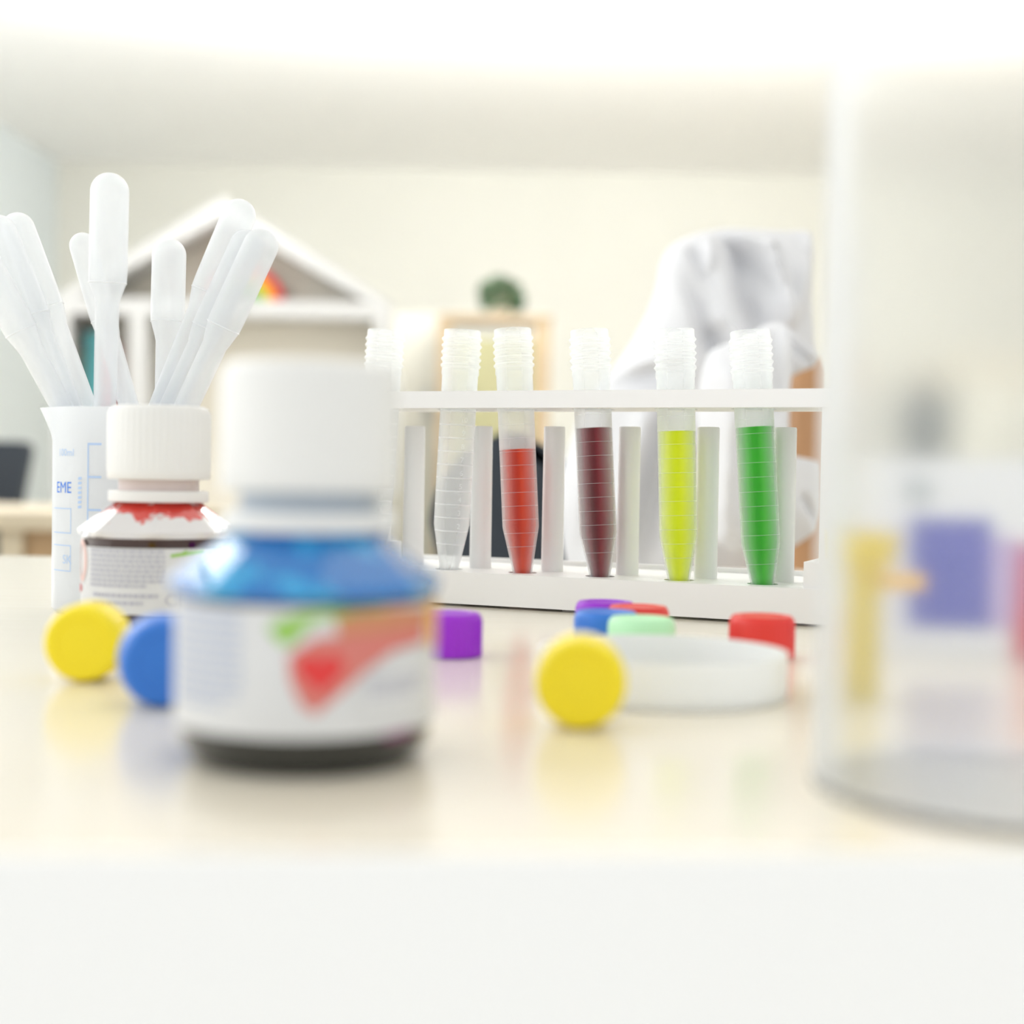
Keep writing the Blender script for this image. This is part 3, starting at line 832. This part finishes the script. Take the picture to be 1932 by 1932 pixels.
standing(1094, 1380, M['yellow'], 'yellow screw cap on its edge before the white dish, the larger yellow one', -0.05)
standing(312, 1338, M['blue'], 'blue screw cap on its edge half hidden behind the blue ink bottle', 0.30, 1.04)
upright(852, 1250, M['purple'], 'purple screw cap right of the blue ink bottle', D=0.475)
upright(1147, 1215, M['purple'], 'purple screw cap behind the blue one, touching the rack base', D=0.527)
upright(1149, 1249, M['blue'], 'blue screw cap directly in front of a purple one', D=0.490)
upright(1209, 1230, M['red'], 'red screw cap behind the mint green one', D=0.511)
upright(1216, 1240, M['mint'], 'mint green screw cap behind the white dish', D=0.470)
upright(1444, 1250, M['red'], 'red screw cap alone behind the right end of the white dish', D=0.484)

# ------------------------------------------------------------------ petri dish
pc = at(1258, 900, 0.402); DR = 0.0350; DHh = 0.0125
dish = latheo('petri_dish', M['dish'], [(0, 0), (DR - .001, 0), (DR, .0008), (DR, DHh), (DR - .0012, DHh), (DR - .0014, .0016), (0, .0014)], None, 96)
dish.location = (pc.x, pc.y, TZ)
tag(dish, 'round white clouded plastic dish on the table before the red cap', 'dish')

# ------------------------------------------------------------------ ink bottles
def oct_f(th, th0):
    d = ((th - th0) % (PI/4)) - PI/8
    return math.cos(PI/8) / math.cos(d) * 1.045
def ink_bottle(px, Y, label, ink, glass, shoulder, rz, th0, art, gap_m):
    c = at(px, 900, Y)
    e = tag(empty('ink_bottle', (c.x, c.y, TZ), rz), label, 'bottle', 'ink bottles with white screw caps')
    # glass foot and body
    latheo('bottle_body', glass, [(0, 0.0010), (0.0175, 0.0006), (0.0225, 0), (0.0243, 0.0006), (0.0268, 0.0045), (0.0272, 0.0078), (0.0274, 0.034), (0.0278, 0.0356)], e, 96)
    zsh = [(0.0278, 0.0356), (0.0282, 0.0362), (0.0283, 0.0378), (0.0276, 0.0386), (0.0158, 0.0478), (0.0150, 0.0484)]
    wt = [0, 0.6, 1, 1, 0.9, 0]
    latheo('bottle_shoulder', shoulder, zsh, e, 160, lambda th, i: 1 + wt[i]*(oct_f(th, th0) - 1), ang=12)
    latheo('bottle_neck', gap_m, [(0.0150, 0.0484), (0.0148, 0.0486), (0.0148, 0.0580), (0.0140, 0.0585)], e, 64)
    latheo('neck_ring', M['cap_white'], [(0.0150, 0.0484), (0.0180, 0.0484), (0.0184, 0.0488), (0.0184, 0.0522), (0.0180, 0.0526), (0.0150, 0.0526)], e, 96)
    prof = [(0.0150, 0.0568), (0.0184, 0.0568), (0.0188, 0.0573), (0.0189, 0.0600), (0.0188, 0.0610), (0.0188, 0.0812), (0.0180, 0.0834), (0.0165, 0.0842), (0, 0.0844)]
    latheo('cap', M['cap_white'], prof, e, 240, lambda th, i: 1 + (0.013*max(0, math.cos(th*48)) if i in (4, 5) else 0))
    # label
    LR, z0, z1 = 0.0277, 0.0084, (0.0343 if art is front_art else 0.0322)
    lab = latheo('label', M['paper'], [(LR, z0), (LR + .0001, z0), (LR + .0001, z1), (LR, z1)], e, 128)
    art(lab, LR + .0003)
    return e
blue_sh = shoulder_material('blue_stained_glass', (0.005, 0.22, 0.66), (0.03, 0.46, 0.88), 0.50, 90)
red_sh = shoulder_material('red_stained_glass', (0.88, 0.86, 0.85), (0.78, 0.05, 0.035), 0.52, 150, (0.0372, 0.0452))
dark_blue_glass = mat('dark_ink_glass', (0.012, 0.013, 0.010), 0.12, coat=0.5)
maroon_glass = mat('maroon_ink_glass', (0.030, 0.006, 0.008), 0.12, coat=0.5)
A_ = dict(
    green=mat('label_green', (0.30, 0.55, 0.10), 0.5), red=mat('label_red', (0.72, 0.03, 0.03), 0.5), pink=mat('label_pink', (0.64, 0.19, 0.16), 0.5),
    brown=mat('label_rust', (0.58, 0.24, 0.12), 0.5), orange=mat('label_orange', (0.82, 0.42, 0.06), 0.5), grey=mat('label_grey', (0.48, 0.48, 0.55), 0.5),
    lav=mat('label_lavender', (0.36, 0.43, 0.62), 0.5), plum=mat('label_plum', (0.25, 0.06, 0.16), 0.5), dgreen=mat('label_dark_green', (0.08, 0.28, 0.06), 0.5))
def lines(bm, R, a0, a1, z0, z1, n, fill=0.5):
    """rows of small print too fine to read"""
    rnd = random.Random(int(z0*1e5) + n)
    for k in range(n):
        z = z1 - (z1 - z0)*(k + .5)/n; h = (z1 - z0)/n*fill/2
        a = a0
        end = a1 if k < n - 1 else a0 + (a1 - a0)*0.8
        while a < end:
            wd = rnd.uniform(0.03, 0.10)
            b = min(end, a + wd)
            wrap_poly(bm, [(a, z - h), (b, z - h), (b, z + h), (a, z + h)], R)
            a = b + 0.018
def blob(cx, cz, rx, rz_, n=24, j=0.0, seed=1):
    rnd = random.Random(seed)
    return [(cx + rx*math.cos(2*PI*k/n)*(1 + rnd.uniform(-j, j)), cz + rz_*math.sin(2*PI*k/n)*(1 + rnd.uniform(-j, j))) for k in range(n)]
def heart(cx, cz, s, R):
    pts = []
    for k in range(40):
        t = 2*PI*k/40
        pts.append((cx + s*16*math.sin(t)**3/16/R, cz + s*(13*math.cos(t) - 5*math.cos(2*t) - 2*math.cos(3*t) - math.cos(4*t))/16))
    return pts
def front_art(lab, R):
    sc = FPX/0.285
    an = lambda px: math.asin(max(-1, min(1, (px - 583)/(FPX/0.306)/R)))
    zz = lambda py: min(0.0341, (885 - py)/(FPX/0.281) + 0.0616)
    def art(name, m, polys, off=0):
        bm = bmesh.new()
        for p in polys: wrap_poly(bm, [(an(x), zz(y)) for x, y in p] , R + off)
        flat_finish(name, bm, m, lab)
    art('green_leaf', A_['green'], [[(515,1185),(530,1170),(580,1154),(650,1146),(720,1143),(720,1153),(650,1160),(600,1168),(575,1190),(560,1215),(540,1215)]])
    art('dark_leaf', A_['dgreen'], [[(620,1142),(700,1140),(700,1152),(640,1155)]], .0001)
    art('rust_band', A_['brown'], [[(630,1165),(680,1150),(740,1150),(800,1158),(800,1190),(700,1205),(640,1208)]])
    art('orange_panel', A_['orange'], [[(802,1146),(830,1146),(830,1240),(806,1240)]])
    art('rose_band', A_['pink'], [[(600,1200),(700,1196),(795,1185),(795,1222),(735,1232),(690,1262),(650,1300),(600,1345),(575,1330),(555,1280),(552,1235)]], .0001)
    bm = bmesh.new(); wrap_poly(bm, heart(an(607), zz(1265), 0.0046, R), R + .0002); flat_finish('red_heart', bm, A_['red'], lab)
    art('white_oval', M['paper'], [[(800,1240),(740,1245),(700,1265),(675,1300),(670,1335),(700,1355),(815,1350),(815,1245)]], .0002)
    bm = bmesh.new(); lines(bm, R + .0003, an(690), an(790), zz(1322), zz(1278), 3, 0.6); flat_finish('small_print', bm, A_['grey'], lab)
    bm = bmesh.new(); lines(bm, R, an(352), an(470), zz(1345), zz(1150), 10, 0.36); flat_finish('small_print', bm, A_['lav'], lab)
    art('plum_mark', A_['plum'], [[(720,1392),(775,1388),(775,1402),(720,1405)]])
def small_art(lab, R):
    an = lambda px: math.asin(max(-1, min(1, (px - 300)/(FPX/0.535)/R)))
    zz = lambda py: min(0.0320, (880 - py)/(FPX/0.509) + 0.0605)
    bm = bmesh.new(); lines(bm, R, an(181), an(312), zz(1105), zz(1020), 8, 0.55); flat_finish('small_print', bm, A_['grey'], lab)
    bm = bmesh.new(); lines(bm, R, an(186), an(300), zz(1140), zz(1112), 2, 0.45); flat_finish('small_print', bm, A_['grey'], lab)
    bm = bmesh.new()
    n = 30; a0, z0 = an(164), zz(1058)
    for k in range(n):                     # round pink emblem drawn as a ring
        t0, t1 = 2*PI*k/n, 2*PI*(k+1)/n
        wrap_poly(bm, [(a0 + .20*math.cos(t0), z0 + .0080*math.sin(t0)), (a0 + .20*math.cos(t1), z0 + .0080*math.sin(t1)), (a0 + .10*math.cos(t1), z0 + .0058*math.sin(t1)), (a0 + .10*math.cos(t0), z0 + .0058*math.sin(t0))], R)
    flat_finish('round_emblem', bm, mat('label_pale_pink', (0.80, 0.55, 0.50), 0.5), lab)
    bm = bmesh.new(); wrap_poly(bm, blob(an(161), zz(1112), 0.10, 0.0016), R); flat_finish('red_dot', bm, A_['red'], lab)
    bm = bmesh.new(); wrap_poly(bm, [(an(340), zz(1038)), (an(352), zz(1026)), (an(345), zz(1044))], R); wrap_poly(bm, [(an(322), zz(1040)), (an(380), zz(1030)), (an(380), zz(1037)), (an(322), zz(1046))], R); flat_finish('green_leaf', bm, A_['green'], lab)
    bm = bmesh.new(); vs, fs = text_geo('CE', 0.0062); wrap_geo(bm, vs, fs, R, an(330), zz(1128)); flat_finish('conformity_mark', bm, A_['grey'], lab)
fc = at(583, 900, 0.306)
ink_bottle(583, 0.306, 'blue-shouldered ink bottle with white cap, large and blurred in the foreground', None, dark_blue_glass, blue_sh,
           -math.atan2(fc.x, fc.y), math.radians(-129), front_art, mat('grey_neck_glass', (0.42, 0.48, 0.55), 0.3))
sc_ = at(300, 900, 0.535)
ink_bottle(300, 0.535, 'small ink bottle with red stains under its white cap, before the beaker', None, maroon_glass, red_sh,
           -math.atan2(sc_.x, sc_.y), math.radians(-138), small_art, mat('pink_neck_glass', (0.72, 0.60, 0.56), 0.3))

# ------------------------------------------------------------------ right foreground
cx_ = tag(empty('carton', at(1655, 900, 0.497) * 1), 'white printed carton with blue and red panels, behind the clear cylinder', 'carton')
cx_.location = (at(1655, 900, 0.497).x, 0.497, TZ); cx_.rotation_euler = (0, 0, math.radians(-4))
cs = FPX/0.497
ch = H(1700, 865, 0.497) - TZ
boxo('carton_body', M['carton'], (0, 0.078, 0, 0.035, 0, ch), cx_, 0.0006)
def cpanel(name, m, x0, x1, y0, y1, off=0.0006):
    hz_ = lambda py: H(1700, py, 0.497) - TZ
    boxo(name, m, ((x0-1655)/cs, (x1-1655)/cs, -off, 0, hz_(y1), hz_(y0)), cx_)
cpanel('blue_panel', M['carton_blue'], 1712, 1868, 976, 1182)
cpanel('lilac_panel', M['lilac'], 1868, 1912, 1010, 1182)
cpanel('red_panel', M['carton_red'], 1912, 2050, 1020, 1236)
bm = bmesh.new(); bmesh.ops.create_circle(bm, cap_ends=True, segments=32, radius=26/cs, matrix=Matrix.Translation(((1728-1655)/cs, -0.0006, H(1700, 925, 0.497) - TZ)) @ Matrix.Rotation(PI/2, 4, 'X'))
flat_finish('grey_emblem', bm, M['carton_grey'], cx_)
# yellow measure
yp = on_z(1612, 1318)
ym = tag(empty('yellow_measure', (yp.x, yp.y, TZ)), 'tall yellow plastic measure with flared rim and orange tab, behind the clear cylinder', 'measure')
ys = FPX/yp.y
zy = lambda py: (H(1612, py, yp.y) - TZ)
latheo('body', M['tall_yellow'], [(0, 0), (38/ys, 0), (40/ys, .001), (40/ys, zy(1080)), (68/ys, zy(1052)), (70/ys, zy(1004)), (67/ys, zy(1004)), (64/ys, zy(1050)), (37/ys, zy(1082)), (36/ys, .003), (0, .003)], ym, 48)
boxo('tab', M['orange'], (38/ys, 122/ys, -0.004, 0.004, zy(1110), zy(1080)), ym, 0.001)
# clear cylinder close to the lens
GR = 0.042
gl = at(1546, 900, 0.262)
gd = math.hypot(gl.x, 0.262)
GY = 0.282
_al = math.atan2(at(1546, 900, 1).x, 1.0)
_x = 0.1
for _ in range(20): _x = GY*math.tan(_al + math.asin(GR/math.hypot(_x, GY)))
gc = Vector((_x, GY, TZ))
gt = 0.150
m = M['glassware']
cyl = tag(empty('measuring_cylinder', gc), 'large clear plastic cylinder, very blurred, filling the right foreground', 'cylinder')
latheo('cylinder_wall', m, [(GR, 0.002), (GR, gt), (GR - .0012, gt), (GR - .0012, .002)], cyl, 96, close=True)
latheo('foot', mat('clear_foot_plastic', (0.96, 0.97, 0.97), 0.2, clear=0.97), [(0, 0), (GR + .0005, 0), (GR + .0005, .002), (0, .002)], cyl, 96)
